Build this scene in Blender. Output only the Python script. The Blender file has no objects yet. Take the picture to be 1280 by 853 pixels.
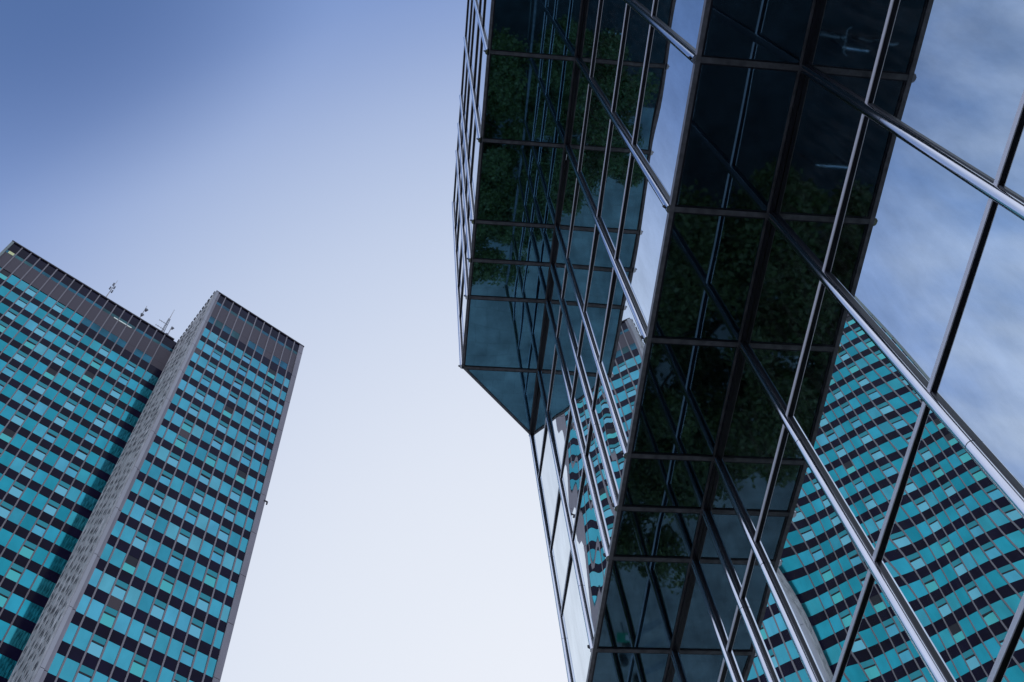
import bpy, bmesh, math, random
from mathutils import Vector, Matrix

random.seed(7)
scene = bpy.context.scene
COL = scene.collection
EYE = 1.6                                   # eye height above the paving

# ------------------------------------------------------------------ camera
CAMX = Vector((0.99309635, -0.09407145, -0.07007289))     # picture right
CAMD = Vector((0.05196968, 0.88839741, -0.45612410))      # picture down
CAMF = Vector((0.10516083, 0.44933351, 0.88715309))       # view direction
cam_data = bpy.data.cameras.new('camera')
cam_data.sensor_width = 36.0
cam_data.lens = 35.0
cam_data.clip_start = 0.05
cam_data.clip_end = 4000.0
cam = bpy.data.objects.new('camera', cam_data)
COL.objects.link(cam)
m3 = Matrix((CAMX, -CAMD, -CAMF)).transposed()
cam.matrix_world = Matrix.Translation((0, 0, EYE)) @ m3.to_4x4()
scene.camera = cam
EYEV = Vector((0, 0, EYE))
FPX = 35.0 / 36.0 * 1024

def project(p):
    d = Vector(p) - EYEV
    z = d.dot(CAMF)
    if z < 0.05:
        return None
    return (512 + FPX * d.dot(CAMX) / z, 341 + FPX * d.dot(CAMD) / z)

# ------------------------------------------------------------------ materials
def new_mat(name):
    m = bpy.data.materials.new(name)
    m.use_nodes = True
    nt = m.node_tree
    return m, nt, nt.nodes['Principled BSDF']

def pbr(name, color, rough=0.5, metal=0.0, spec=0.5, ior=1.5, noise=None, bump=None):
    """noise = (scale, low, high, stretch xyz): colour variation; bump = (scale, strength, stretch)"""
    m, nt, b = new_mat(name)
    b.inputs['Base Color'].default_value = (*color, 1)
    b.inputs['Roughness'].default_value = rough
    b.inputs['Metallic'].default_value = metal
    b.inputs['Specular IOR Level'].default_value = spec
    b.inputs['IOR'].default_value = ior
    if noise or bump:
        tc = nt.nodes.new('ShaderNodeTexCoord')
    if noise:
        sc, lo, hi, st = noise
        mp = nt.nodes.new('ShaderNodeMapping'); mp.inputs['Scale'].default_value = st
        nz = nt.nodes.new('ShaderNodeTexNoise'); nz.inputs['Scale'].default_value = sc
        nz.inputs['Detail'].default_value = 6
        rp = nt.nodes.new('ShaderNodeValToRGB')
        rp.color_ramp.elements[0].position = 0.3
        rp.color_ramp.elements[1].position = 0.7
        rp.color_ramp.elements[0].color = (*[c * lo for c in color], 1)
        rp.color_ramp.elements[1].color = (*[min(1, c * hi) for c in color], 1)
        nt.links.new(tc.outputs['Object'], mp.inputs['Vector'])
        nt.links.new(mp.outputs['Vector'], nz.inputs['Vector'])
        nt.links.new(nz.outputs['Fac'], rp.inputs['Fac'])
        nt.links.new(rp.outputs['Color'], b.inputs['Base Color'])
    if bump:
        sc, s, st = bump
        mp = nt.nodes.new('ShaderNodeMapping'); mp.inputs['Scale'].default_value = st
        nz = nt.nodes.new('ShaderNodeTexNoise'); nz.inputs['Scale'].default_value = sc
        nz.inputs['Detail'].default_value = 4
        bp = nt.nodes.new('ShaderNodeBump'); bp.inputs['Strength'].default_value = s
        bp.inputs['Distance'].default_value = 0.02
        nt.links.new(tc.outputs['Object'], mp.inputs['Vector'])
        nt.links.new(mp.outputs['Vector'], nz.inputs['Vector'])
        nt.links.new(nz.outputs['Fac'], bp.inputs['Height'])
        nt.links.new(bp.outputs['Normal'], b.inputs['Normal'])
    return m

def mirror_glass(name, tint, rough, dirt, streak=0.74):
    """solar control glass: mirror coating with faint streaks of dirt"""
    m, nt, b = new_mat(name)
    b.inputs['Base Color'].default_value = (*tint, 1)
    b.inputs['Metallic'].default_value = 1.0
    b.inputs['Roughness'].default_value = rough
    tc = nt.nodes.new('ShaderNodeTexCoord')
    mp = nt.nodes.new('ShaderNodeMapping'); mp.inputs['Scale'].default_value = (6, 6, 0.7)
    nz = nt.nodes.new('ShaderNodeTexNoise'); nz.inputs['Scale'].default_value = 3.2
    nz.inputs['Detail'].default_value = 7
    rp = nt.nodes.new('ShaderNodeValToRGB')
    rp.color_ramp.elements[0].position = 0.42
    rp.color_ramp.elements[1].position = 0.75
    rp.color_ramp.elements[0].color = (0, 0, 0, 1)
    rp.color_ramp.elements[1].color = (dirt, dirt, dirt, 1)
    nt.links.new(tc.outputs['Object'], mp.inputs['Vector'])
    nt.links.new(mp.outputs['Vector'], nz.inputs['Vector'])
    nt.links.new(nz.outputs['Fac'], rp.inputs['Fac'])
    mp2 = nt.nodes.new('ShaderNodeMapping'); mp2.inputs['Scale'].default_value = (2.6, 2.6, 0.8)
    nz2 = nt.nodes.new('ShaderNodeTexNoise'); nz2.inputs['Scale'].default_value = 1.3
    nz2.inputs['Detail'].default_value = 9; nz2.inputs['Roughness'].default_value = 0.62
    rp2 = nt.nodes.new('ShaderNodeValToRGB')
    rp2.color_ramp.elements[0].position = 0.30; rp2.color_ramp.elements[0].color = (*[c * streak for c in tint], 1)
    rp2.color_ramp.elements[1].position = 0.68; rp2.color_ramp.elements[1].color = (*[min(1.0, c * 1.06) for c in tint], 1)
    nt.links.new(tc.outputs['Object'], mp2.inputs['Vector'])
    nt.links.new(mp2.outputs['Vector'], nz2.inputs['Vector'])
    nt.links.new(nz2.outputs['Fac'], rp2.inputs['Fac'])
    nt.links.new(rp2.outputs['Color'], b.inputs['Base Color'])
    df = nt.nodes.new('ShaderNodeBsdfDiffuse')
    df.inputs['Color'].default_value = (0.50, 0.51, 0.52, 1)
    mx = nt.nodes.new('ShaderNodeMixShader')
    out = nt.nodes['Material Output']
    nt.links.new(rp.outputs['Color'], mx.inputs['Fac'])
    nt.links.new(b.outputs['BSDF'], mx.inputs[1])
    nt.links.new(df.outputs['BSDF'], mx.inputs[2])
    nt.links.new(mx.outputs['Shader'], out.inputs['Surface'])
    return m

M = {}
M['facade_glass'] = mirror_glass('facade_glass', (0.88, 0.95, 0.95), 0.006, 0.025, 0.80)
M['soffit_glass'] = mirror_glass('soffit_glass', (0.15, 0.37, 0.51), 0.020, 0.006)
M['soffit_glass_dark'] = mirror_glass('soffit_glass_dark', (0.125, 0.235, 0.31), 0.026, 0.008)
M['satin_metal'] = pbr('brushed_aluminium', (0.90, 0.91, 0.98), 0.13, 1.0, noise=(5, 0.88, 1.04, (8, 8, 0.6)))
_nt = M['satin_metal'].node_tree; _b = _nt.nodes['Principled BSDF']
_b.inputs['Anisotropic'].default_value = 0.5
_b.inputs['Anisotropic Rotation'].default_value = 0.0
_tg = _nt.nodes.new('ShaderNodeTangent'); _tg.direction_type = 'RADIAL'; _tg.axis = 'Z'
_nt.links.new(_tg.outputs['Tangent'], _b.inputs['Tangent'])
M['transom_face'] = pbr('transom_face_metal', (0.80, 0.78, 0.84), 0.42, 0.35)
M['gasket'] = pbr('black_gasket', (0.012, 0.012, 0.02), 0.35)
M['trim'] = pbr('grey_edge_trim', (0.20, 0.19, 0.205), 0.38, 0.0, noise=(14, 0.7, 1.25, (1, 1, 1)))
M['joint_grey'] = pbr('joint_grey', (0.13, 0.13, 0.14), 0.45, noise=(9, 0.6, 1.4, (1, 1, 1)))
M['roof_grey'] = pbr('roof_membrane', (0.22, 0.22, 0.23), 0.8, noise=(0.6, 0.7, 1.2, (1, 1, 1)))

TEAL = [(0.068, 0.41, 0.49), (0.080, 0.445, 0.54), (0.110, 0.48, 0.60), (0.050, 0.35, 0.43), (0.130, 0.48, 0.55)]
for i, c in enumerate(TEAL):
    M['teal%d' % i] = pbr('teal_glass_%s' % 'abcde'[i], c, 0.06, 1.0, noise=(0.9, 0.86, 1.08, (1, 1, 0.5)))
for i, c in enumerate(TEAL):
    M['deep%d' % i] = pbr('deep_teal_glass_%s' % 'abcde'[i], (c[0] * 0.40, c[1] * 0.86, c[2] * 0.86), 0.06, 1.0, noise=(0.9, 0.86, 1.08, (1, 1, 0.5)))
M['teal_dark'] = pbr('teal_glass_shade', (0.045, 0.28, 0.32), 0.08, 1.0)
M['teal_pale'] = pbr('pale_sash_glass', (0.18, 0.55, 0.64), 0.06, 1.0)  # paler sky reflection of the tilted sash put into its colour
M['teal_green'] = pbr('green_sash_glass', (0.10, 0.54, 0.52), 0.06, 1.0)
M['spandrel'] = pbr('spandrel_glass', (0.008, 0.006, 0.026), 0.10, 0.0, 0.11, 1.45, noise=(0.5, 0.7, 1.5, (1, 1, 1)))
M['spandrel_brown'] = pbr('spandrel_glass_brown', (0.055, 0.034, 0.042), 0.2, 0.0)
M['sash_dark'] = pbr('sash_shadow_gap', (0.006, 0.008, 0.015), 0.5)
M['tower_mullion'] = pbr('tower_mullion_metal', (0.30, 0.27, 0.29), 0.45, 0.0)
M['louvre'] = None
M['plant_teal'] = pbr('plant_floor_glass', (0.022, 0.14, 0.20), 0.10, 1.0, noise=(0.5, 0.5, 1.3, (1, 1, 1)))
M['plant_strip'] = pbr('plant_floor_strip', (0.045, 0.14, 0.15), 0.3, 1.0, noise=(0.4, 0.3, 1.3, (1, 1, 1)))
M['cover'] = pbr('corner_cover_metal', (0.33, 0.305, 0.335), 0.5, 0.0, noise=(0.6, 0.85, 1.15, (1, 1, 0.3)))
M['cover_pale'] = pbr('corner_cover_pale', (0.50, 0.50, 0.53), 0.4, 0.0, noise=(0.6, 0.85, 1.15, (1, 1, 0.3)))
M['cover_green'] = pbr('corner_cover_green', (0.30, 0.35, 0.33), 0.5, 0.0)
M['fascia'] = pbr('roof_fascia_dark', (0.06, 0.05, 0.06), 0.5)
M['concrete'] = pbr('ribbed_concrete', (0.70, 0.70, 0.70), 0.8, noise=(1.6, 0.66, 1.15, (1, 1, 0.5)))
M['slot'] = pbr('concrete_slot', (0.13, 0.135, 0.15), 0.9)
M['steel_dark'] = pbr('antenna_steel', (0.16, 0.17, 0.20), 0.5)
M['steel_pale'] = pbr('antenna_pale', (0.42, 0.42, 0.44), 0.5)

def louvre_mat():
    m, nt, b = new_mat('louvre_brown')
    tc = nt.nodes.new('ShaderNodeTexCoord')
    wv = nt.nodes.new('ShaderNodeTexWave'); wv.wave_type = 'BANDS'; wv.bands_direction = 'Z'
    wv.inputs['Scale'].default_value = 2.6
    wv.inputs['Distortion'].default_value = 0.4
    rp = nt.nodes.new('ShaderNodeValToRGB')
    rp.color_ramp.elements[0].color = (0.075, 0.060, 0.074, 1)
    rp.color_ramp.elements[1].color = (0.145, 0.118, 0.138, 1)
    bp = nt.nodes.new('ShaderNodeBump'); bp.inputs['Strength'].default_value = 0.5
    nt.links.new(tc.outputs['Object'], wv.inputs['Vector'])
    nt.links.new(wv.outputs['Fac'], rp.inputs['Fac'])
    nt.links.new(wv.outputs['Fac'], bp.inputs['Height'])
    nt.links.new(rp.outputs['Color'], b.inputs['Base Color'])
    nt.links.new(bp.outputs['Normal'], b.inputs['Normal'])
    b.inputs['Roughness'].default_value = 0.6
    return m
M['louvre'] = louvre_mat()

def paving_mat():
    m, nt, b = new_mat('paving_slabs')
    tc = nt.nodes.new('ShaderNodeTexCoord')
    br = nt.nodes.new('ShaderNodeTexBrick')
    br.inputs['Scale'].default_value = 1.0
    br.inputs['Brick Width'].default_value = 0.9
    br.inputs['Row Height'].default_value = 0.6
    br.inputs['Mortar Size'].default_value = 0.008
    br.inputs['Color1'].default_value = (0.30, 0.315, 0.33, 1)
    br.inputs['Color2'].default_value = (0.27, 0.285, 0.30, 1)
    br.inputs['Mortar'].default_value = (0.19, 0.20, 0.21, 1)
    nz = nt.nodes.new('ShaderNodeTexNoise'); nz.inputs['Scale'].default_value = 0.9
    nz.inputs['Detail'].default_value = 8
    mx = nt.nodes.new('ShaderNodeMix'); mx.data_type = 'RGBA'; mx.blend_type = 'MULTIPLY'
    mx.inputs['Factor'].default_value = 0.8
    rp = nt.nodes.new('ShaderNodeValToRGB')
    rp.color_ramp.elements[0].position = 0.35; rp.color_ramp.elements[0].color = (0.62, 0.62, 0.64, 1)
    rp.color_ramp.elements[1].position = 0.65; rp.color_ramp.elements[1].color = (1.15, 1.15, 1.15, 1)
    nt.links.new(tc.outputs['Object'], br.inputs['Vector'])
    nt.links.new(tc.outputs['Object'], nz.inputs['Vector'])
    nt.links.new(nz.outputs['Fac'], rp.inputs['Fac'])
    nt.links.new(br.outputs['Color'], mx.inputs['A'])
    nt.links.new(rp.outputs['Color'], mx.inputs['B'])
    nt.links.new(mx.outputs['Result'], b.inputs['Base Color'])
    b.inputs['Roughness'].default_value = 0.75
    return m
M['paving'] = paving_mat()
M['asphalt'] = pbr('asphalt', (0.05, 0.05, 0.053), 0.85, noise=(3, 0.7, 1.3, (1, 1, 1)))
M['stone_and_shade'] = pbr('granite_and_shade', (0.028, 0.030, 0.034), 0.55, noise=(2.5, 0.6, 1.5, (1, 1, 1)))  # bollard stone; also the added dark sheet standing for shaded ground
M['ground'] = pbr('far_ground', (0.12, 0.12, 0.12), 0.9, noise=(0.05, 0.6, 1.4, (1, 1, 1)))
M['paint_white'] = pbr('white_paint', (0.7, 0.7, 0.7), 0.6)
M['kerb'] = pbr('kerb_stone', (0.30, 0.30, 0.30), 0.8)
M['bark'] = pbr('bark', (0.10, 0.085, 0.065), 0.9, noise=(4, 0.5, 1.5, (1, 1, 0.3)))
for i, c in enumerate([(0.105, 0.115, 0.022), (0.12, 0.14, 0.030), (0.17, 0.18, 0.06), (0.085, 0.090, 0.026)]):
    M['leaf%d' % i] = pbr('leaf_%s' % 'abcd'[i], c, 0.45)

# ------------------------------------------------------------------ mesh helpers
class MB:
    """collects boxes, tubes and sheets into ONE mesh object"""
    def __init__(self):
        self.bm = bmesh.new(); self.mats = []
    def mi(self, mat):
        if mat not in self.mats:
            self.mats.append(mat)
        return self.mats.index(mat)
    def face(self, pts, mat, smooth=False):
        f = self.bm.faces.new([self.bm.verts.new(p) for p in pts])
        f.material_index = self.mi(mat); f.smooth = smooth
        return f
    def prism(self, poly, vec, mat):
        """extrude the planar polygon poly along vec"""
        vec = Vector(vec)
        a = [self.bm.verts.new(p) for p in poly]
        b = [self.bm.verts.new(Vector(p) + vec) for p in poly]
        k = self.mi(mat)
        fs = [self.bm.faces.new(a[::-1]), self.bm.faces.new(b)]
        n = len(poly)
        for i in range(n):
            fs.append(self.bm.faces.new((a[i], a[(i + 1) % n], b[(i + 1) % n], b[i])))
        for f in fs:
            f.material_index = k
        return fs
    def box(self, o, ax, ay, az, mat):
        """box with corner o and edge vectors ax, ay, az"""
        o, ax, ay = Vector(o), Vector(ax), Vector(ay)
        return self.prism([o, o + ax, o + ax + ay, o + ay], az, mat)
    def aabb(self, lo, hi, mat):
        return self.box(lo, (hi[0] - lo[0], 0, 0), (0, hi[1] - lo[1], 0), (0, 0, hi[2] - lo[2]), mat)
    def tube(self, pts, radii, mat, n=8, smooth=True):
        pts = [Vector(p) for p in pts]
        if not hasattr(radii, '__len__'):
            radii = [radii] * len(pts)
        rings = []; k = self.mi(mat)
        for i, p in enumerate(pts):
            t = (pts[min(i + 1, len(pts) - 1)] - pts[max(i - 1, 0)]).normalized()
            a = t.orthogonal().normalized() if i == 0 else (a - t * a.dot(t)).normalized()
            b = t.cross(a)
            rings.append([self.bm.verts.new(p + radii[i] * (math.cos(6.28318 * j / n) * a + math.sin(6.28318 * j / n) * b)) for j in range(n)])
        for r0, r1 in zip(rings, rings[1:]):
            for j in range(n):
                f = self.bm.faces.new((r0[j], r0[(j + 1) % n], r1[(j + 1) % n], r1[j]))
                f.material_index = k; f.smooth = smooth
        for r in (rings[0][::-1], rings[-1]):
            f = self.bm.faces.new(r); f.material_index = k
            for ed in f.edges: ed.smooth = False
    def sheet(self, fn, nu, nv, mat):
        """smooth sheet from fn(u, v), u and v in 0..1"""
        k = self.mi(mat)
        g = [[self.bm.verts.new(fn(i / nu, j / nv)) for j in range(nv + 1)] for i in range(nu + 1)]
        for i in range(nu):
            for j in range(nv):
                f = self.bm.faces.new((g[i][j], g[i + 1][j], g[i + 1][j + 1], g[i][j + 1]))
                f.material_index = k; f.smooth = True
    def build(self, name, parent=None, normals=True, bevel=0.0, seg=2):
        if normals:
            bmesh.ops.recalc_face_normals(self.bm, faces=self.bm.faces)
        me = bpy.data.meshes.new(name)
        self.bm.to_mesh(me); self.bm.free()
        for m in self.mats:
            me.materials.append(m)
        o = bpy.data.objects.new(name, me)
        COL.objects.link(o)
        if parent:
            o.parent = parent
            o.matrix_parent_inverse = Matrix.Identity(4)
            o.location = -parent.location
        if bevel:
            md = o.modifiers.new('bevel', 'BEVEL'); md.width = bevel; md.segments = seg
            md.limit_method = 'ANGLE'
            if seg > 1:
                for p in me.polygons:
                    p.use_smooth = True
                md.harden_normals = True
        return o

def thing(name, label, cat, loc=(0, 0, 0), group=None):
    o = bpy.data.objects.new(name, None)
    o.empty_display_size = 0.5
    o.location = loc
    COL.objects.link(o)
    o['label'] = label; o['category'] = cat
    if group:
        o['group'] = group
    return o

def tag(o, label=None, cat=None, group=None, kind=None):
    if label: o['label'] = label
    if cat: o['category'] = cat
    if group: o['group'] = group
    if kind: o['kind'] = kind
    return o

# ------------------------------------------------------------------ stepped glass office building
X0, X1, X2 = 1.095, 2.603, 3.659           # facade planes, each lower one set further back
LEV = [9.5, 7.94, 5.82, 4.24, 2.10, 0.48]   # F2, below the lower soffit (relative to the eye)
LEV1 = [16.94, 15.38, 13.26, 11.69, 9.5]    # F1, between the soffits
LEV0 = [26.42, 24.34, 22.74, 20.62, 19.06, 16.94]
H1, H2 = 16.94, 9.5
YG = [1.71 + 1.5 * k for k in range(-10, 4)] + [6.96, 7.71, 9.21, 10.71]
YG = sorted(YG)                             # vertical bar positions
YEND = {X0: 9.21, X1: 10.71, X2: 11.766}
bld = thing('glass_office_building', 'stepped mirror glass office building with dark soffits overhanging the right side', 'building', (X2 + 4, 2, 0))

def Z(z):
    return z + EYE

FW, FT = 0, 0
def ripple(w, h, amp, rnd, fq=1.0):
    """smooth shallow waviness of a toughened pane, in metres"""
    terms = []
    for _ in range(3):
        kx = rnd.uniform(0.4, 1.5) * fq; ky = rnd.uniform(0.4, 1.8) * fq
        terms.append((kx, ky, rnd.uniform(0, 6.28), rnd.uniform(0.3, 1.0)))
    rx, ry = rnd.uniform(-1, 1), rnd.uniform(-1, 1)
    def f(u, v):
        s = 0
        for kx, ky, ph, a in terms:
            s += a * math.sin(6.283 * (kx * u + ky * v) * 0.5 + ph)
        return amp * (s * 0.55 + 0.25 * math.sin(math.pi * u) * math.sin(math.pi * v))
    return f

def facade_pane(X, y0, y1, z0, z1, amp, tilt=(0.0, 0.0), seed=0, nu=14, nv=16):
    """tilt = (yaw, pitch) in radians of the pane about its centre"""
    rnd = random.Random(seed)
    amp = amp * rnd.uniform(0.35, 1.4)
    rp = ripple(y1 - y0, z1 - z0, amp, rnd, 1.9 if X == X1 else 1.0)
    mb = MB()
    def fn(u, v):
        y = y0 + (y1 - y0) * u; z = z0 + (z1 - z0) * v
        dx = rp(u, v) + tilt[0] * (y - (y0 + y1) / 2) + tilt[1] * (z - (z0 + z1) / 2)
        return (X + 0.012 + dx, y, Z(z))
    mb.sheet(fn, nu, nv, M['facade_glass'])
    return mb

def pane_visible(X, y0, y1, z0, z1):
    c = [project((X, y, Z(z))) for y in (y0, (y0 + y1) / 2, y1) for z in (z0, (z0 + z1) / 2, z1)]
    return any(p and -5 < p[0] < 1030 and -5 < p[1] < 687 for p in c)

rest = MB()                                  # panes outside the picture
seed = 100
for X, lev, amp in ((X2, LEV, 0.0014), (X1, LEV1, 0.00042), (X0, LEV0, 0.0010)):
    ys = [y for y in YG if y <= YEND[X] + 0.01]
    if X == X2: ys.append(YEND[X2])
    lv = list(lev)
    if X == X2: lv.append(-1.6)
    for a, b in zip(ys, ys[1:]):
        for zt, zb in zip(lv, lv[1:]):
            seed += 1
            rnd = random.Random(seed)
            tl = (rnd.gauss(0, 0.0012), rnd.gauss(0, 0.0012))
            if X == X2 and a > 1.6 and a < 4.6:
                tl = (rnd.gauss(0, 0.0012) + 0.0042, rnd.gauss(0, 0.0015))
            elif X == X2 and a > 4.6:
                tl = (rnd.gauss(0, 0.0012) - 0.0020, rnd.gauss(0, 0.0018))
            elif X == X1 and a > 4.6:
                tl = (rnd.gauss(0, 0.0010) - 0.011, rnd.gauss(0, 0.0015))
            if pane_visible(X, a, b, zb, zt):
                facade_pane(X, a, b, zb, zt, amp, tl, seed).build('glass_panel', bld, normals=False)
            else:
                rest.face([(X + 0.012, a, Z(zb)), (X + 0.012, b, Z(zb)), (X + 0.012, b, Z(zt)), (X + 0.012, a, Z(zt))], M['facade_glass'])
tag(rest.build('glass_panel', bld), kind='stuff')

# vertical bars: polished round tube on a black neck, jointed with sleeves
def cap_profile(y, X, w=0.046, d=0.042, n=28):
    """half-round capping bar against the glass"""
    return [(X - 0.006 - d * math.sin(math.pi * k / n) ** 0.8, y - w * math.cos(math.pi * k / n)) for k in range(n + 1)]

def vbar(X, y, zb, zt, name='mullion'):
    mb = MB()
    rnd = random.Random(int(y * 100) + int(X * 10))
    mb.prism([(X - 0.007, y - 0.056, Z(zb)), (X + 0.02, y - 0.056, Z(zb)), (X + 0.02, y + 0.050, Z(zb)), (X - 0.007, y + 0.050, Z(zb))], (0, 0, zt - zb), M['gasket'])
    z = zb + rnd.uniform(0.9, 2.4)
    cuts = [zb]
    while z < zt - 0.3:
        cuts += [z - 0.004, z + 0.004]; z += rnd.choice((3.7, 3.7, 1.9))
    cuts.append(zt)
    for a, b in zip(cuts[::2], cuts[1::2]):
        fs = mb.prism([(px, py, Z(a)) for px, py in cap_profile(y, X)], (0, 0, b - a), M['satin_metal'])
        for f in fs[2:-1]:
            f.smooth = True
        for f in fs[:2] + fs[-1:]:
            for ed in f.edges: ed.smooth = False
    mb.prism([(px, py, Z(zb) + 0.001) for px, py in cap_profile(y, X, 0.043, 0.039)], (0, 0, zt - zb - 0.002), M['gasket'])
    return mb.build(name, bld)

for X, zt, zb in ((X2, H2 - 0.004, -1.6), (X1, H1 - 0.004, H2 - 0.01), (X0, 26.44, H1 - 0.02)):
    ys = [y for y in YG if y <= YEND[X] + 0.01]
    if X == X2: ys.append(YEND[X2])
    if X == X1 : ys[-1] -= 0.03
    if X == X0 : ys[-1] -= 0.03
    for y in ys:
        vbar(X, y, zb, zt)

# horizontal bars: narrow satin front, deep black underside
def hbar(X, z, ye, d=0.016):
    mb = MB()
    y0 = YG[0]
    L = ye - y0
    mb.prism([(X - d, y0, Z(z - 0.022)), (X - d, y0, Z(z + 0.022)), (X - d + 0.006, y0, Z(z + 0.025)), (X - d + 0.006, y0, Z(z - 0.025))], (0, L, 0), M['transom_face'])
    mb.prism([(X - d + 0.005, y0, Z(z - 0.0235)), (X - d + 0.005, y0, Z(z + 0.0235)), (X + 0.02, y0, Z(z + 0.0235)), (X + 0.02, y0, Z(z - 0.0235))], (0, L, 0), M['gasket'])
    return mb.build('transom', bld)
for X, lev in ((X2, LEV[1:]), (X1, LEV1[1:-1]), (X0, LEV0[:-1])):
    for z in lev:
        hbar(X, z, YEND[X] - 0.02)

# soffits: one pane per bay, grey joint strips with black gaskets, edge trim
def soffit(XA, XB, H, yend, tri_end, glass):
    ys = [y for y in YG if y <= yend + 0.01]
    vis = MB(); hidden = MB(); nh = 0
    for k, (a, b) in enumerate(zip(ys, ys[1:])):
        mb = MB()
        rnd = random.Random(int(H * 10) + k)
        rp = ripple(1, 1, 0.0012, rnd)
        tl = (rnd.gauss(0, 0.0012), rnd.gauss(0, 0.0012))
        mb.sheet(lambda u, v: (XA + (XB - XA) * u, a + (b - a) * v, Z(H) + 0.010 + rp(u, v) + tl[0] * (u - .5) + tl[1] * (v - .5)), 12, 12, glass)
        p = project((XA, b, Z(H))); q = project((XB, a, Z(H)))
        o = mb.build('soffit_panel', bld, normals=False)
    mb = MB()
    mb.face([(XA, ys[-1], Z(H) + 0.010), (XB, ys[-1], Z(H) + 0.010), (XB, tri_end, Z(H) + 0.010)], glass)
    mb.build('soffit_panel', bld)
    for y in ys:
        mb = MB()
        mb.aabb((XA + 0.03, y - 0.042, Z(H) - 0.002), (XB - 0.02, y + 0.042, Z(H) + 0.02), M['gasket'])
        mb.aabb((XA + 0.03, y - 0.028, Z(H) - 0.010), (XB - 0.02, y + 0.026, Z(H) - 0.0015), M['joint_grey'])
        mb.build('soffit_joint', bld)
        mb = MB()      # small bracket where the joint meets the outer edge
        mb.prism([(XA - 0.002, y - 0.035, Z(H) + 0.03), (XA - 0.075, y, Z(H) + 0.03), (XA - 0.002, y + 0.035, Z(H) + 0.03)], (0, 0, 0.05), M['gasket'])
        mb.build('edge_bracket', bld)
    y0 = YG[0]
    mb = MB()          # outer edge trim
    mb.aabb((XA - 0.012, y0, Z(H) - 0.016), (XA + 0.034, yend, Z(H) + 0.06), M['trim'])
    mb.aabb((XA + 0.034, y0, Z(H) - 0.006), (XA + 0.058, yend - 0.01, Z(H) + 0.02), M['gasket'])
    mb.build('edge_trim', bld)
    mb = MB()          # the trim along the chamfered end
    d = Vector((XB - XA, tri_end - yend, 0)).normalized(); n = Vector((d.y, -d.x, 0))
    o = Vector((XA, yend, Z(H) - 0.016))
    mb.box(o, d * (Vector((XB - XA, tri_end - yend)).length), n * 0.045, (0, 0, 0.07), M['trim'])
    mb.build('edge_trim', bld)
    mb = MB()          # gasket strip in the fold against the wall below
    mb.aabb((XB - 0.052, y0, Z(H) - 0.012), (XB - 0.030, tri_end, Z(H) + 0.02), M['joint_grey'])
    mb.aabb((XB - 0.030, y0, Z(H) - 0.050), (XB + 0.01, tri_end, Z(H) + 0.02), M['gasket'])
    mb.build('fold_trim', bld)
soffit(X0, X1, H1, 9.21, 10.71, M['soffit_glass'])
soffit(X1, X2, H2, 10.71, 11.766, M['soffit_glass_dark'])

# the hidden body: chamfered end walls, back, roof
def end_wall():
    YB = YG[0]
    BX = 24.0
    dY = BX - X0
    mb = MB()
    for (X, zt, zb) in ((X0, 26.44, H1), (X1, H1, H2), (X2, H2, -1.6)):
        ye = 9.21 + (X - X0)
        x = X + 0.02
        mb.box((x, 9.21 + x - X0 - 0.02, Z(zb) + 0.012), (BX - x, BX - x, 0), (0, 0, zt - zb - 0.012), (0.06, -0.06, 0), M['facade_glass'])
        z = zb + 1.85
        while z < zt:
            mb.box((x, 9.21 + x - X0 - 0.018, Z(z) - 0.02), (BX - x, BX - x, 0), (0, 0, 0.04), (-0.03, 0.03, 0), M['gasket'])
            z += 1.85
    mb.build('end_wall', bld)
    mb = MB()
    mb.aabb((BX - 0.02, YB, 0), (BX + 0.2, 9.21 + BX - X0, Z(26.3)), M['trim'])
    mb.aabb((X0 + 0.1, YB - 0.2, Z(H1) + 0.03), (BX, YB, Z(26.3)), M['trim'])
    mb.aabb((X1 + 0.1, YB - 0.2, Z(H2) + 0.03), (BX, YB, Z(H1) + 0.028), M['trim'])
    mb.aabb((X2 + 0.1, YB - 0.2, 0), (BX, YB, Z(H2) + 0.028), M['trim'])
    mb.build('rear_wall', bld)
    mb = MB()
    mb.prism([(X0 + 0.03, YB, Z(26.3)), (BX, YB, Z(26.3)), (BX, 9.21 + BX - X0 - 0.1, Z(26.3)), (X0 + 0.03, 9.18, Z(26.3))], (0, 0, 0.06), M['roof_grey'])
    mb.build('roof', bld)
end_wall()

# ------------------------------------------------------------------ office tower
S = 0.8
TH = 97.6                                    # roof height above the eye
ang = math.radians(34.0)
E = Vector((math.cos(ang), math.sin(ang), 0))
N = Vector((-math.sin(ang), math.cos(ang), 0))   # into the building
TA = Vector((-25.21, 56.76, 0)) * S
TD = Vector((-50.16, 51.32, 0)) * S
TC = Vector((-30.48, 64.69, 0)) * S
nf = ((Vector((-25.21, 56.76, 0)) + Vector((-13.90, 64.31, 0))) / 2 * S).dot(N)
nl = ((TD + TC) / 2).dot(N)
OF = E * TA.dot(E) + N * nf                  # front slab origin (left edge)
OL = E * TD.dot(E) + N * nl                  # rear slab origin (left edge)
WF, WL = 10.86, 19.06
FL = 2.56
tower = thing('office_tower', 'tall teal glass office tower with dark spandrel bands and a pale ribbed side wall', 'tower', OF.copy())
BASE = -1.6
HP = TH - BASE                               # full height

def tp(O, u, z, d=0.0):
    """point on a tower facade: u along it, z below the roof (negative), d out of the wall"""
    p = O + E * u - N * d
    return Vector((p.x, p.y, Z(TH + z)))

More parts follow.
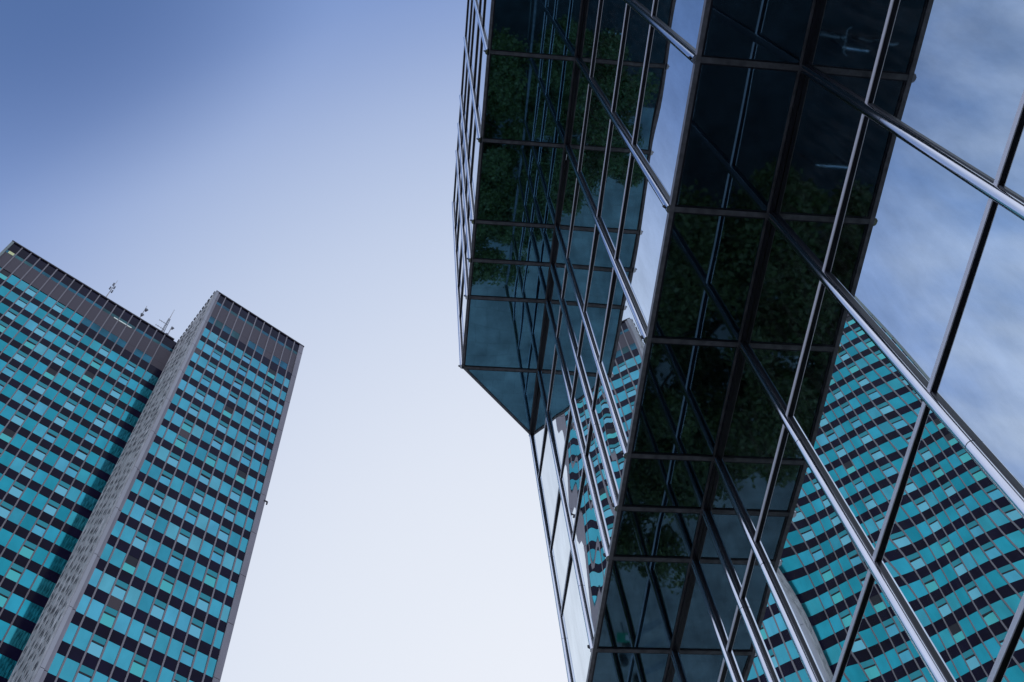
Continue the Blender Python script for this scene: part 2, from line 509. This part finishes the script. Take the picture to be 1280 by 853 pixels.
class Acc:
    def __init__(self): self.items = []
    def add(self, kind, O, u0, u1, z0, z1, draw, child=None):
        c = [project(tp(O, u, z)) for u, z in ((u0, z0), (u1, z0), (u1, z1), (u0, z1))]
        area = 0
        if all(c):
            cx = sum(p[0] for p in c) / 4; cy = sum(p[1] for p in c) / 4
            if -8 < cx < 1030 and -8 < cy < 690:
                area = abs(sum(c[i][0] * c[(i + 1) % 4][1] - c[(i + 1) % 4][0] * c[i][1] for i in range(4))) / 2
                # hidden behind the front slab's pale side wall: leave to the rest
                if O is OL and u1 > 18.6: area = 0
        self.items.append((kind, area, draw, child))
    def flush(self, parent):
        kinds = sorted(set(i[0] for i in self.items))
        for kind in kinds:
            its = sorted([i for i in self.items if i[0] == kind], key=lambda i: -i[1])
            lim = 100 if len(its) > 100 else len(its)
            rest = MB(); n = 0
            for j, (_, a, draw, child) in enumerate(its):
                if j < lim and a > 0:
                    mb = MB(); draw(mb); w = mb.build(kind, parent, normals=False)
                    if child:
                        mb = MB(); child(mb); c = mb.build('sash', w, normals=False)
                        c.location = (0, 0, 0)
                else:
                    draw(rest); n += 1
                    if child: child(rest)
            if n:
                o = rest.build(kind, parent, normals=False)
                if n > 1: tag(o, kind='stuff')
            else:
                rest.bm.free()

acc = Acc()
def quad(mb, O, u0, u1, z0, z1, d, mat, tilt=0.0, yaw=0.0):
    mb.face([tp(O, u0, z1, d + tilt - yaw), tp(O, u1, z1, d + tilt + yaw), tp(O, u1, z0, d + yaw), tp(O, u0, z0, d - yaw)], mat)

R = random.Random(21)
def bay_edges(W):
    first = 1.12
    k = 0; e = [0.0]
    n = 10 if W < 15 else 18
    e = [0.0] + [first + 0.957 * i for i in range(n)]
    e.append(W)
    return e

def add_window(O, u0, u1, zt, opening):
    zb = zt - 1.57
    r = R.random()
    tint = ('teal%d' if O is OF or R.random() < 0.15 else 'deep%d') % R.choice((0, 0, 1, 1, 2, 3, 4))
    tl = R.gauss(0, 0.004); yw = R.gauss(0, 0.0025)
    if opening:
        pale = R.choice(('teal_pale', 'teal_pale', 'teal2', 'teal_green', 'teal_pale'))
        wide = R.random() < 0.05
        sash = R.uniform(0.02, 0.05)
        top = 0.50
        def draw(mb):
            if wide:
                quad(mb, O, u0, u1, zt - 0.85, zt, 0.0, M['sash_dark'])
                quad(mb, O, u0, u1, zb, zt - 0.85, 0.0, M['teal_green'], 0, yw)
            else:
                quad(mb, O, u0, u1, zt - top, zt, 0.0, M['teal_dark'], 0, yw)
                quad(mb, O, u0, u1, zt - top - 0.13, zt - top, 0.0, M['sash_dark'])
                quad(mb, O, u0, u1, zb, zt - top - 0.13, -0.03, M['sash_dark'])
        def draw_sash(mb):
            quad(mb, O, u0 + 0.03, u1 - 0.03, zb, zt - top - 0.13, 0.012, M[pale], -sash, yw)
        acc.add('opening_window', O, u0, u1, zb, zt, draw, None if wide else draw_sash)
    else:
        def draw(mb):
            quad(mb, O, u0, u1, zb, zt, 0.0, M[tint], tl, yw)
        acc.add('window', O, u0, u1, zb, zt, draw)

def add_panel(kind, O, u0, u1, zb, zt, mat, d=0.012):
    def draw(mb):
        quad(mb, O, u0, u1, zb, zt, d, mat)
    acc.add(kind, O, u0, u1, zb, zt, draw)

for O, W, inset0, inset1 in ((OF, WF, 0.50, 0.50), (OL, WL, 0.22, 0.0)):
    ed = bay_edges(W)
    nb = len(ed) - 1
    for c in range(nb):
        u0, u1 = ed[c], ed[c + 1]
        if c == 0: u0 += inset0
        if c == nb - 1: u1 -= inset1
        high = (O is OL and c <= 9)
        # plant floors
        add_panel('plant_panel', O, u0, u1, -1.95, -0.25, M['spandrel'])
        strip = M['plant_teal'] if R.random() < 0.6 else M['plant_strip']
        add_panel('plant_panel', O, u0, u1, -2.50, -1.95, strip)
        add_panel('louvre_panel', O, u0, u1, -5.38, -2.50, M['louvre'], 0.02)
        if not high:
            mid = M['plant_teal'] if R.random() < 0.7 else (M['louvre'] if R.random() < 0.4 else M['plant_strip'])
            add_panel('plant_panel', O, u0, u1, -6.60, -5.38, mid)
            add_panel('spandrel_panel', O, u0, u1, -8.05, -6.60, M['spandrel'])
        zt = -5.49 if high else -8.05
        if high:
            pass
        op = (c % 3 == 2) if O is OF else (c % 3 == 1)
        while zt - FL > -HP:
            add_window(O, u0, u1, zt, op)
            brown = R.random() < 0.012
            add_panel('spandrel_panel', O, u0, u1, zt - FL, zt - 1.57, M['spandrel_brown'] if brown else M['spandrel'])
            zt -= FL
        add_panel('base_panel', O, u0, u1, -HP, zt, M['spandrel'])
acc.flush(tower)

# mullions, each its own part
for O, W in ((OF, WF), (OL, WL)):
    for u in bay_edges(W)[1:-1]:
        mb = MB()
        a = tp(O, u - 0.055, -HP, -0.05)
        mb.box(a, E * 0.11, -N * 0.13, (0, 0, HP - 0.12), M['tower_mullion'])
        mb.build('mullion', tower)
# corner covers
def cover(O, u0, u1, mat, d0, d1, joints=True, name='corner_cover'):
    mb = MB()
    z = -HP
    k = 0
    while z < -0.2:
        z2 = min(z + FL * 2, -0.2)
        mb.box(tp(O, u0, z, d0), E * (u1 - u0), -N * (d1 - d0), (0, 0, z2 - z - 0.05), mat)
        z = z2
    mb.build(name, tower)
cover(OF, -0.02, 0.24, M['cover_pale'], -0.15, 0.16)
cover(OF, 0.25, 0.50, M['cover'], -0.15, 0.06)
cover(OF, WF - 0.50, WF + 0.02, M['cover'], -0.15, 0.12)
cover(OL, -0.02, 0.22, M['cover_green'], -0.15, 0.14)

# bodies behind the curtain walls
DEPTH = WF and 7.65                          # the front slab stands this far forward
def body(O, u0, u1, d0, d1, top, mat, name):
    mb = MB()
    a = O + E * u0 + N * d0
    mb.box((a.x, a.y, Z(BASE)), E * (u1 - u0), N * (d1 - d0), (0, 0, HP + top), mat)
    return mb.build(name, tower)
dl = nl - nf
body(OF, 0.02, WF - 0.02, 0.08, dl + 14.0, -0.3, M['spandrel'], 'core_wall')
body(OL, 0.02, WL - 0.3, 0.08, 13.0, -0.3, M['spandrel'], 'core_wall')
# roof fascia
mb = MB()
for O, u0, u1, d0, d1 in ((OF, -0.04, WF + 0.06, -0.13, dl + 14.1), (OL, -0.05, WL - 0.6, -0.13, 13.1)):
    a = O + E * u0 + N * d0
    mb.box((a.x, a.y, Z(TH) - 0.17 + (0.004 if O is OL else 0)), E * (u1 - u0), N * (d1 - d0), (0, 0, 0.17), M['fascia'])
mb.build('roof_fascia', tower)

# pale ribbed side wall of the front slab, with rows of small dark slots
def side_wall():
    mb = MB()
    o = OF - E * 0.02
    depth = dl + 0.06
    base = Vector((o.x, o.y, Z(BASE)))
    mb.box(base + N * 0.02, N * depth, -E * 0.05, (0, 0, HP - 0.26), M['concrete'])
    nrib = 5
    pitch = depth / nrib
    for i in range(nrib + 1):
        d = min(max(i * pitch - 0.11, 0.02), depth - 0.2)
        mb.box(base - E * 0.049 + N * d, N * 0.30, -E * 0.055, (0, 0, HP - 0.26), M['concrete'])
    rnd = random.Random(5)
    z = 1.0
    row = 0
    sl = M['slot']
    while z < HP - 1.2:
        for i in range(nrib):
            for q in (0.36, 0.72):
                if rnd.random() < 0.22: continue
                zz = z + (0.43 if (i + (q > 0.5)) % 2 else 0.0) + rnd.uniform(-0.14, 0.14)
                d = i * pitch + pitch * q - 0.14 + rnd.uniform(-0.03, 0.03)
                mb.box(base - E * 0.0495 + N * d + Vector((0, 0, zz)), N * rnd.uniform(0.22, 0.42), -E * 0.02, (0, 0, rnd.uniform(0.28, 0.55)), sl)
        z += 1.06
        row += 1
    # small dark teeth of the coping along the top
    for i in range(14):
        mb.box(base - E * 0.05 + N * (i * depth / 14 + 0.1) + Vector((0, 0, HP - 0.30)), N * 0.26, -E * 0.10, (0, 0, 0.30), M['fascia'])
    mb.build('side_wall', tower)
side_wall()

# a lit strip and one lit pane in the plant floor
M['lamp'] = None
m, ntl, b = new_mat('plant_strip_light')
b.inputs['Base Color'].default_value = (0.7, 0.75, 0.75, 1)
b.inputs['Emission Color'].default_value = (0.75, 0.9, 0.9, 1)
b.inputs['Emission Strength'].default_value = 0.35
M['lamp'] = m
mb = MB()
mb.box(tp(OL, 12.1, -2.62, 0.03), E * 2.0, -N * 0.05, (0, 0, 0.12), M['lamp'])
mb.build('strip_light', tower)
m, ntl, b = new_mat('lit_pane')
b.inputs['Base Color'].default_value = (0.4, 0.42, 0.25, 1)
b.inputs['Emission Color'].default_value = (0.75, 0.85, 0.45, 1)
b.inputs['Emission Strength'].default_value = 0.3
mb = MB()
quad(mb, OL, 0.45, 1.0, -2.45, -1.95, 0.03, m)
mb.build('lit_window', tower)

mb = MB()                                    # small bracket lamp on the right hand corner
mb.box(tp(OF, WF - 0.1, -28.3, 0.1), E * 0.34, -N * 0.10, (0, 0, 0.10), M['fascia'])
mb.box(tp(OF, WF + 0.14, -28.6, 0.1), E * 0.10, -N * 0.12, (0, 0, 0.34), M['fascia'])
mb.build('bracket_lamp', tower)

# ------------------------------------------------------------------ roof antennas
def antenna(u, d, h, kind, label):
    base = OL + E * u + N * d
    z0 = Z(TH)
    t = thing('roof_antenna', label, 'antenna', (base.x, base.y, z0), 'antennas on the tower roof')
    def P(dx, dz, dn=0.0):
        p = base + E * dx + N * dn
        return (p.x, p.y, z0 + dz)
    if kind == 'panel':
        mb = MB(); mb.tube([P(0, -0.05), P(0, h * 0.62), P(0, h)], [0.06, 0.05, 0.02], M['steel_pale'], 6); mb.build('pole', t)
        for k, (dx, zz) in enumerate(((-0.16, 0.52), (0.18, 0.62), (-0.10, 0.72), (0.2, 0.44))):
            mb = MB(); a = Vector(P(dx - 0.10, h * zz, -0.1)); mb.box(a, E * 0.15, N * 0.10, (0, 0, h * 0.10), M['steel_dark']); mb.build('antenna_panel', t)
    elif kind == 'dish':
        mb = MB(); mb.tube([P(0, -0.05), P(0, h)], [0.06, 0.03], M['steel_pale'], 6); mb.build('pole', t)
        for dx, zz in ((0.0, 0.28), (0.12, 0.62)):
            mb = MB()
            c = Vector(P(dx, h * zz, -0.2))
            mb.tube([c, c - N * 0.22, c - N * 0.30], [0.08, 0.18, 0.20], M['steel_dark'], 12); mb.build('dish', t)
    else:
        mb = MB()
        for dx, dn in ((-0.16, 0), (0.16, 0), (0, 0.28)):
            mb.tube([P(dx, -0.05, dn), P(dx * 0.6, h * 0.75, dn * 0.6)], [0.04, 0.03], M['steel_dark'], 6)
        for k in range(7):
            z1 = h * 0.75 * k / 7; z2 = h * 0.75 * (k + 1) / 7
            s1 = 0.16 * (1 - 0.4 * k / 7); s2 = 0.16 * (1 - 0.4 * (k + 1) / 7)
            mb.tube([P(-s1, z1), P(s2, z2)], 0.016, M['steel_dark'], 4)
            mb.tube([P(s1, z1), P(-s2, z2)], 0.016, M['steel_dark'], 4)
        mb.tube([P(0, h * 0.70), P(0, h * 1.15)], [0.05, 0.02], M['steel_pale'], 6)
        mb.build('lattice_mast', t)
        for zz, ln in ((0.30, 1.0), (0.52, 0.9)):
            mb = MB(); mb.tube([P(-ln, h * zz), P(0.1, h * zz)], 0.028, M['steel_pale'], 5)
            for q in (0.35, 0.7, 0.98):
                mb.tube([P(-ln * q, h * zz - 0.18), P(-ln * q, h * zz + 0.18)], 0.02, M['steel_pale'], 5)
            mb.build('aerial_arm', t)
        mb = MB(); mb.tube([P(0.62, -0.05), P(0.62, h * 0.55)], 0.05, M['steel_pale'], 6); mb.build('pole', t)
        for dx, zz in ((0.48, 0.12), (0.72, 0.42)):
            mb = MB(); c = Vector(P(dx, h * zz, -0.1)); mb.tube([c, c - N * 0.2, c - N * 0.26], [0.07, 0.15, 0.17], M['steel_dark'], 12); mb.build('dish', t)
antenna(10.35, 0.5, 5.4, 'panel', 'thin mast with clustered dark panels on the tower roof, left of the others')
antenna(14.35, 0.5, 4.0, 'dish', 'short pole with two dark dishes between the panel mast and the lattice mast')
antenna(17.1, 0.6, 5.9, 'lattice', 'lattice mast with side aerial arms on the roof next to the pale side wall')

# ------------------------------------------------------------------ ground
def ground_sheet(name, pts, z, mat):
    mb = MB()
    mb.face([(x, y, z) for x, y in pts], mat)
    o = mb.build(name)
    return tag(o, kind='structure')
ground_sheet('ground', [(-1500, -1500), (1500, -1500), (1500, 1500), (-1500, 1500)], -0.14, M['ground'])
def slab(name, lo, hi, z0, z1, mat):
    mb = MB(); mb.aabb((lo[0], lo[1], z0), (hi[0], hi[1], z1), mat)
    return tag(mb.build(name), kind='structure')
slab('pavement', (-9.0, -40), (60, 130), -0.13, 0.0, M['paving'])
slab('kerb', (-9.15, -40), (-9.002, 130), -0.13, 0.004, M['kerb'])
ground_sheet('road', [(-18, -60), (-9.15, -60), (-9.15, 140), (-18, 140)], -0.132, M['asphalt'])
slab('plaza', (-70, -40), (-18.15, 130), -0.13, 0.0, M['paving'])
slab('kerb', (-18.148, -40), (-18.0, 130), -0.13, 0.004, M['kerb'])
ground_sheet('shade_strip', [(-3.4, -14), (X2, -14), (X2, 8.2), (-3.4, 8.2)], 0.004, M['stone_and_shade'])  # dark sheet added for the shaded ground by the wall, seen in soffits
mb = MB()
y = -56
while y < 130:
    mb.face([(-13.65, y, -0.126), (-13.5, y, -0.126), (-13.5, y + 2.5, -0.126), (-13.65, y + 2.5, -0.126)], M['paint_white'])
    y += 6
tag(mb.build('road_marking'), kind='structure')

# ------------------------------------------------------------------ trees (seen in the soffit glass)
def tree(x, y, h, r, n, label, sq=1.0, seed=1):
    rnd = random.Random(seed)
    t = thing('street_tree', label, 'tree', (x, y, 0), 'trees in front of the glass building')
    mb = MB()
    mb.tube([(x, y, -0.02), (x + 0.05, y, h * 0.25), (x - 0.04, y + 0.06, h * 0.5), (x, y, h * 0.8)], [0.16, 0.12, 0.10, 0.03], M['bark'], 8)
    cz = h * 0.66
    for k in range(9):
        a = k * 2.4 + rnd.random(); rr = r * rnd.uniform(0.55, 0.9)
        z0 = h * rnd.uniform(0.3, 0.55)
        mb.tube([(x, y, z0), (x + math.cos(a) * rr * 0.5, y + math.sin(a) * rr * 0.5, z0 + 0.5), (x + math.cos(a) * rr, y + math.sin(a) * rr, z0 + rnd.uniform(0.7, 1.5))], [0.07, 0.04, 0.012], M['bark'], 5)
    mb.build('trunk', t)
    cl = []
    for k in range(int(36 * r)):
        a = rnd.uniform(0, 6.28); q = math.sqrt(rnd.random()) * r * 0.92; zz = rnd.uniform(-1, 1)
        rz = math.sqrt(max(0.05, 1 - (q / r) ** 2))
        cl.append((x + math.cos(a) * q, y + math.sin(a) * q, cz + zz * rz * h * 0.30, rnd.uniform(0.3, 0.62)))
    vs, fs, mi = [], [], []
    for k in range(n):
        cx, cy, czz, cr = rnd.choice(cl)
        v = Vector((rnd.gauss(0, 1), rnd.gauss(0, 1), rnd.gauss(0, 0.7))).normalized() * cr * rnd.random() ** 0.4 * rnd.uniform(0.8, 1.25)
        p = Vector((cx, cy, czz)) + v
        if p.x > X2 - 0.25: continue
        nrm = (Vector((rnd.gauss(0, 0.6), rnd.gauss(0, 0.6), 1.0))).normalized()
        a = nrm.orthogonal().normalized(); a = Matrix.Rotation(rnd.uniform(0, 6.28), 3, nrm) @ a
        b = nrm.cross(a); s = rnd.uniform(0.03, 0.068)
        drop = nrm * (-s * 0.35)
        i0 = len(vs)
        vs += [p - a * s, p + b * s * 0.62 + drop * 0.3, p + a * s * 1.15 + drop, p - b * s * 0.62 + drop * 0.3]
        fs.append((i0, i0 + 1, i0 + 2, i0 + 3)); mi.append(rnd.choice((0, 0, 1, 1, 2, 3)))
    me = bpy.data.meshes.new('crown')
    me.from_pydata([tuple(q - Vector((x, y, 0))) for q in vs], [], fs)
    for k in range(4): me.materials.append(M['leaf%d' % k])
    me.polygons.foreach_set('material_index', mi)
    o = bpy.data.objects.new('crown', me); COL.objects.link(o); o.parent = t
tree(0.7, 8.0, 6.2, 3.1, 75000, 'broad leafy street tree with dark green crown nearest the glass wall', seed=3)
tree(2.2, 11.4, 5.8, 1.9, 30000, 'small round leafy tree beyond the broad one by the building end', seed=9)

# ------------------------------------------------------------------ cycle stands
def cycle_stand(y, label):
    mb = MB()
    pts = []
    x0, x1, h, r = -1.62, -1.0, 0.78, 0.12
    pts = [(x0, y, -0.02), (x0, y, h - r)]
    for k in range(1, 5): pts.append((x0 + r - r * math.cos(k * math.pi / 8), y, h - r + r * math.sin(k * math.pi / 8)))
    for k in range(0, 5): pts.append((x1 - r + r * math.sin(k * math.pi / 8), y, h - r + r * math.cos(k * math.pi / 8)))
    pts.append((x1, y, -0.02))
    mb.tube(pts, 0.026, M['satin_metal'], 10)
    o = mb.build('cycle_stand')
    return tag(o, label, 'cycle stand', 'cycle stands along the glass wall')
cycle_stand(5.6, 'steel hoop cycle stand in the middle of its row on the paving')
cycle_stand(6.6, 'steel hoop cycle stand nearest to the broad street tree')
cycle_stand(3.1, 'steel hoop cycle stand with a bicycle parked beside it')

# ------------------------------------------------------------------ stone balls and small sign
M['sign_green'] = pbr('sign_green', (0.02, 0.33, 0.18), 0.4)
for bx, by, lb in ((0.90, 19.5, 'dark stone ball bollard closest to the small green sign'), (0.82, 20.3, 'dark stone ball bollard midway along its row'), (0.31, 21.0, 'dark stone ball bollard farthest from the small green sign')):
    mb = MB()
    mb.tube([(bx, by, -0.01), (bx, by, 0.05)], [0.13, 0.12], M['joint_grey'], 16)
    mb.tube([(bx, by, 0.17 - 0.15 * math.cos(a * math.pi / 12)) for a in range(1, 12)], [0.15 * math.sin(a * math.pi / 12) for a in range(1, 12)], M['stone_and_shade'], 18)
    tag(mb.build('ball_bollard'), lb, 'bollard', 'stone ball bollards beyond the trees')
sg = thing('small_sign', 'low green and white sign board on a short post beyond the trees', 'sign', (1.12, 18.9, 0))
mb = MB(); mb.tube([(1.12, 18.9, -0.01), (1.12, 18.9, 0.5)], 0.025, M['steel_dark'], 8); mb.build('post', sg)
mb = MB(); mb.box((0.92, 18.78, 0.48), (0.42, 0, 0), (0, 0.22, 0.12), (0, -0.012, 0.02), M['sign_green']); mb.build('board', sg)
mb = MB(); mb.box((0.97, 18.812, 0.523), (0.14, 0, 0), (0, 0.12, 0.0655), (0, -0.004, 0.008), M['paint_white']); mb.build('white_panel', sg)

# ------------------------------------------------------------------ bicycle
def bicycle():
    x, y = -1.3, 2.93
    t = thing('bicycle', 'dark bicycle with pale mudguards parked against a steel cycle stand', 'bicycle', (x, y, 0))
    R_ = 0.34
    for k, wx in enumerate((x - 0.52, x + 0.52)):
        mb = MB()
        ring = [(wx + R_ * math.cos(a * math.pi / 14), y, R_ + R_ * math.sin(a * math.pi / 14)) for a in range(29)]
        mb.tube(ring, 0.022, M['gasket'], 6)
        for q in range(8):
            a = q * math.pi / 4
            mb.tube([(wx, y, R_), (wx + R_ * math.cos(a), y, R_ + R_ * math.sin(a))], 0.003, M['steel_pale'], 4)
        mb.build('wheel', t)
        mb = MB()
        arc = [(wx + (R_ + 0.04) * math.cos(a), y, R_ + (R_ + 0.04) * math.sin(a)) for a in [0.35 + i * 0.24 for i in range(11)]]
        mb.tube(arc, 0.025, M['steel_pale'], 6)
        mb.build('mudguard', t)
    mb = MB()
    bb = (x - 0.08, y, 0.30); seat = (x - 0.20, y, 0.80); head = (x + 0.36, y, 0.78); hl = (x + 0.39, y, 0.66)
    for a, b in ((bb, seat), (seat, head), (bb, hl), (head, hl), (bb, (x - 0.52, y, R_)), (seat, (x - 0.52, y, R_)), (hl, (x + 0.52, y, R_)), (seat, (x - 0.23, y, 0.93))):
        mb.tube([a, b], 0.017, M['gasket'], 6)
    mb.build('frame', t)
    mb = MB()
    mb.prism([(x - 0.36, y - 0.08, 0.93), (x - 0.36, y + 0.08, 0.93), (x - 0.22, y + 0.05, 0.94), (x - 0.09, y + 0.015, 0.94), (x - 0.09, y - 0.015, 0.94), (x - 0.22, y - 0.05, 0.94)], (0, 0, 0.04), M['gasket'])
    mb.build('saddle', t)
    mb = MB()
    mb.tube([(x + 0.35, y, 0.78), (x + 0.34, y, 0.98)], 0.014, M['steel_pale'], 6)
    mb.tube([(x + 0.26, y - 0.28, 0.98), (x + 0.36, y - 0.22, 1.0), (x + 0.36, y + 0.22, 1.0), (x + 0.26, y + 0.28, 0.98)], 0.013, M['steel_pale'], 6)
    mb.build('handlebar', t)
bicycle()

# ------------------------------------------------------------------ light
world = bpy.data.worlds.new('World')
scene.world = world
world.use_nodes = True
wn = world.node_tree
bg = wn.nodes['Background']
sky = wn.nodes.new('ShaderNodeTexSky')
sky.sky_type = 'NISHITA'
sky.sun_disc = False
SUN_EL, SUN_AZ = math.radians(14), math.radians(50)
sky.sun_elevation = SUN_EL
sky.sun_rotation = SUN_AZ
sky.altitude = 50
sky.air_density = 1.0
sky.dust_density = 2.0
sky.ozone_density = 2.0
# hazy evening sky: the bright veil ahead fades to deep blue, brightening again behind
GLOW = Vector((math.sin(math.radians(15)) * math.cos(math.radians(35)), math.cos(math.radians(15)) * math.cos(math.radians(35)), math.sin(math.radians(35))))
tcw = wn.nodes.new('ShaderNodeTexCoord')
dot = wn.nodes.new('ShaderNodeVectorMath'); dot.operation = 'DOT_PRODUCT'
dot.inputs[1].default_value = GLOW
wn.links.new(tcw.outputs['Generated'], dot.inputs[0])
mr = wn.nodes.new('ShaderNodeMapRange')
mr.inputs['From Min'].default_value = -1.0; mr.inputs['From Max'].default_value = 1.0
wn.links.new(dot.outputs['Value'], mr.inputs['Value'])
ramp = wn.nodes.new('ShaderNodeValToRGB')
ramp.color_ramp.interpolation = 'B_SPLINE'
STOPS = [(-1.0, (0.45, 0.52, 0.70)), (-0.2, (0.64, 0.70, 0.86)), (0.28, (0.60, 0.67, 0.84)), (0.47, (0.24, 0.37, 0.66)), (0.60, (0.205, 0.325, 0.625)), (0.645, (0.21, 0.32, 0.615)),  # first stops: unseen sky behind the camera, brightened to light bars and tower windows
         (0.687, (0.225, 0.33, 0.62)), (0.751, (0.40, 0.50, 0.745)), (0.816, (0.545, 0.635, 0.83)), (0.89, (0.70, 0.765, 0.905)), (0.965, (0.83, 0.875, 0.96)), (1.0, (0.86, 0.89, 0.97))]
NB = 0.25                                    # share of the physical sky left in
els = ramp.color_ramp.elements
while len(els) > 1: els.remove(els[0])
def nish(d):                                 # rough brightness of the physical sky along the same axis
    t = min(max((d - 0.7) / 0.3, 0), 1)
    return (0.055 + 0.17 * t, 0.09 + 0.18 * t, 0.155 + 0.20 * t)
for i, (d, c) in enumerate(STOPS):
    e = els[0] if i == 0 else els.new((d + 1) / 2)
    e.position = (d + 1) / 2
    n = nish(d)
    e.color = (*[max(0.0, c[k] - NB * n[k]) for k in range(3)], 1)
wn.links.new(mr.outputs['Result'], ramp.inputs['Fac'])
def vmath(op, a, b):
    n = wn.nodes.new('ShaderNodeVectorMath'); n.operation = op
    wn.links.new(a, n.inputs[0])
    if isinstance(b, float): n.inputs[1].default_value = (b, b, b)
    else: wn.links.new(b, n.inputs[1])
    return n.outputs['Vector']
# sky darkened high on the left, standing in for lens vignetting
FALLOFF = Vector((math.sin(math.radians(-84)) * math.cos(math.radians(68)), math.cos(math.radians(-84)) * math.cos(math.radians(68)), math.sin(math.radians(68))))
dot2 = wn.nodes.new('ShaderNodeVectorMath'); dot2.operation = 'DOT_PRODUCT'
dot2.inputs[1].default_value = FALLOFF
wn.links.new(tcw.outputs['Generated'], dot2.inputs[0])
mr2 = wn.nodes.new('ShaderNodeMapRange'); mr2.interpolation_type = 'SMOOTHSTEP'
mr2.inputs['From Min'].default_value = math.cos(math.radians(19)); mr2.inputs['From Max'].default_value = math.cos(math.radians(1))
mr2.inputs['To Min'].default_value = 0.0; mr2.inputs['To Max'].default_value = 1.0
wn.links.new(dot2.outputs['Value'], mr2.inputs['Value'])
veil0 = vmath('MULTIPLY', ramp.outputs['Color'], 10.0)
mxw = wn.nodes.new('ShaderNodeMix'); mxw.data_type = 'RGBA'
mxw.inputs['A'].default_value = (1, 1, 1, 1); mxw.inputs['B'].default_value = (0.36, 0.44, 0.56, 1)
wn.links.new(mr2.outputs['Result'], mxw.inputs['Factor'])
veil = vmath('MULTIPLY', veil0, mxw.outputs['Result'])
phys = vmath('MULTIPLY', sky.outputs['Color'], NB)
sx = wn.nodes.new('ShaderNodeSeparateXYZ')
wn.links.new(tcw.outputs['Generated'], sx.inputs['Vector'])
side = wn.nodes.new('ShaderNodeMapRange'); side.interpolation_type = 'SMOOTHSTEP'  # added cloud at the left, out of view, paling the sky in the panes
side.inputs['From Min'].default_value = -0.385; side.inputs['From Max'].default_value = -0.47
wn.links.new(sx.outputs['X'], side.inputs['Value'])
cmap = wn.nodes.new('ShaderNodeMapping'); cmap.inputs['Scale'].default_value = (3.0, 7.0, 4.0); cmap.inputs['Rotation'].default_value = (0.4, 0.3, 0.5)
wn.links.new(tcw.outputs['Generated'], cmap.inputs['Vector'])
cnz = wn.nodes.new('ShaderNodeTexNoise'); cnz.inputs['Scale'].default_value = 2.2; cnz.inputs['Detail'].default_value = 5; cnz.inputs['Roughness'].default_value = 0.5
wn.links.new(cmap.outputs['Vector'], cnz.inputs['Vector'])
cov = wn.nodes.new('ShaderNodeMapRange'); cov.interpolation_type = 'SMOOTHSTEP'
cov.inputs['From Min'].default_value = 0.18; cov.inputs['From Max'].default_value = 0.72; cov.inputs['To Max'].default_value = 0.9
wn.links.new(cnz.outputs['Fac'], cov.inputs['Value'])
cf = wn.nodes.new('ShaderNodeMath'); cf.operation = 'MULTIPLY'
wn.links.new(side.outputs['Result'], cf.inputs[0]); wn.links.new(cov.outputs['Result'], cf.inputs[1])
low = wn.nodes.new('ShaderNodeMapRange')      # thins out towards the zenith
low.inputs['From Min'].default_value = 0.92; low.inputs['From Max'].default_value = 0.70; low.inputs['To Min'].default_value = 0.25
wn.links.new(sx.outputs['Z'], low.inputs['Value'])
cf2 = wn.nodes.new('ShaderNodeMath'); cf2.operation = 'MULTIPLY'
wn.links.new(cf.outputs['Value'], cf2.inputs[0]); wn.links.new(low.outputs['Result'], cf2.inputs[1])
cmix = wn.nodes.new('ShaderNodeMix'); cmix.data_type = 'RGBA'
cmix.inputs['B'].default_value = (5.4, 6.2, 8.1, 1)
wn.links.new(cf2.outputs['Value'], cmix.inputs['Factor'])
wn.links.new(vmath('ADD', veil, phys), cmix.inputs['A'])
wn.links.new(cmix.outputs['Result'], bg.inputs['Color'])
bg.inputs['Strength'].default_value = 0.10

sun_d = bpy.data.lights.new('sun', 'SUN')
sun_d.energy = 2.0
sun_d.angle = math.radians(0.5)
sun_d.color = (1.0, 0.90, 0.78)
sun = bpy.data.objects.new('sun', sun_d)
COL.objects.link(sun)
sd = Vector((math.sin(SUN_AZ) * math.cos(SUN_EL), math.cos(SUN_AZ) * math.cos(SUN_EL), math.sin(SUN_EL)))
sun.rotation_euler = sd.to_track_quat('Z', 'Y').to_euler()

scene.view_settings.view_transform = 'Standard'
scene.view_settings.look = 'None'
scene.view_settings.exposure = 0.0
scene.view_settings.gamma = 1.0
scene.cycles.max_bounces = 10
scene.cycles.glossy_bounces = 8
scene.cycles.diffuse_bounces = 3
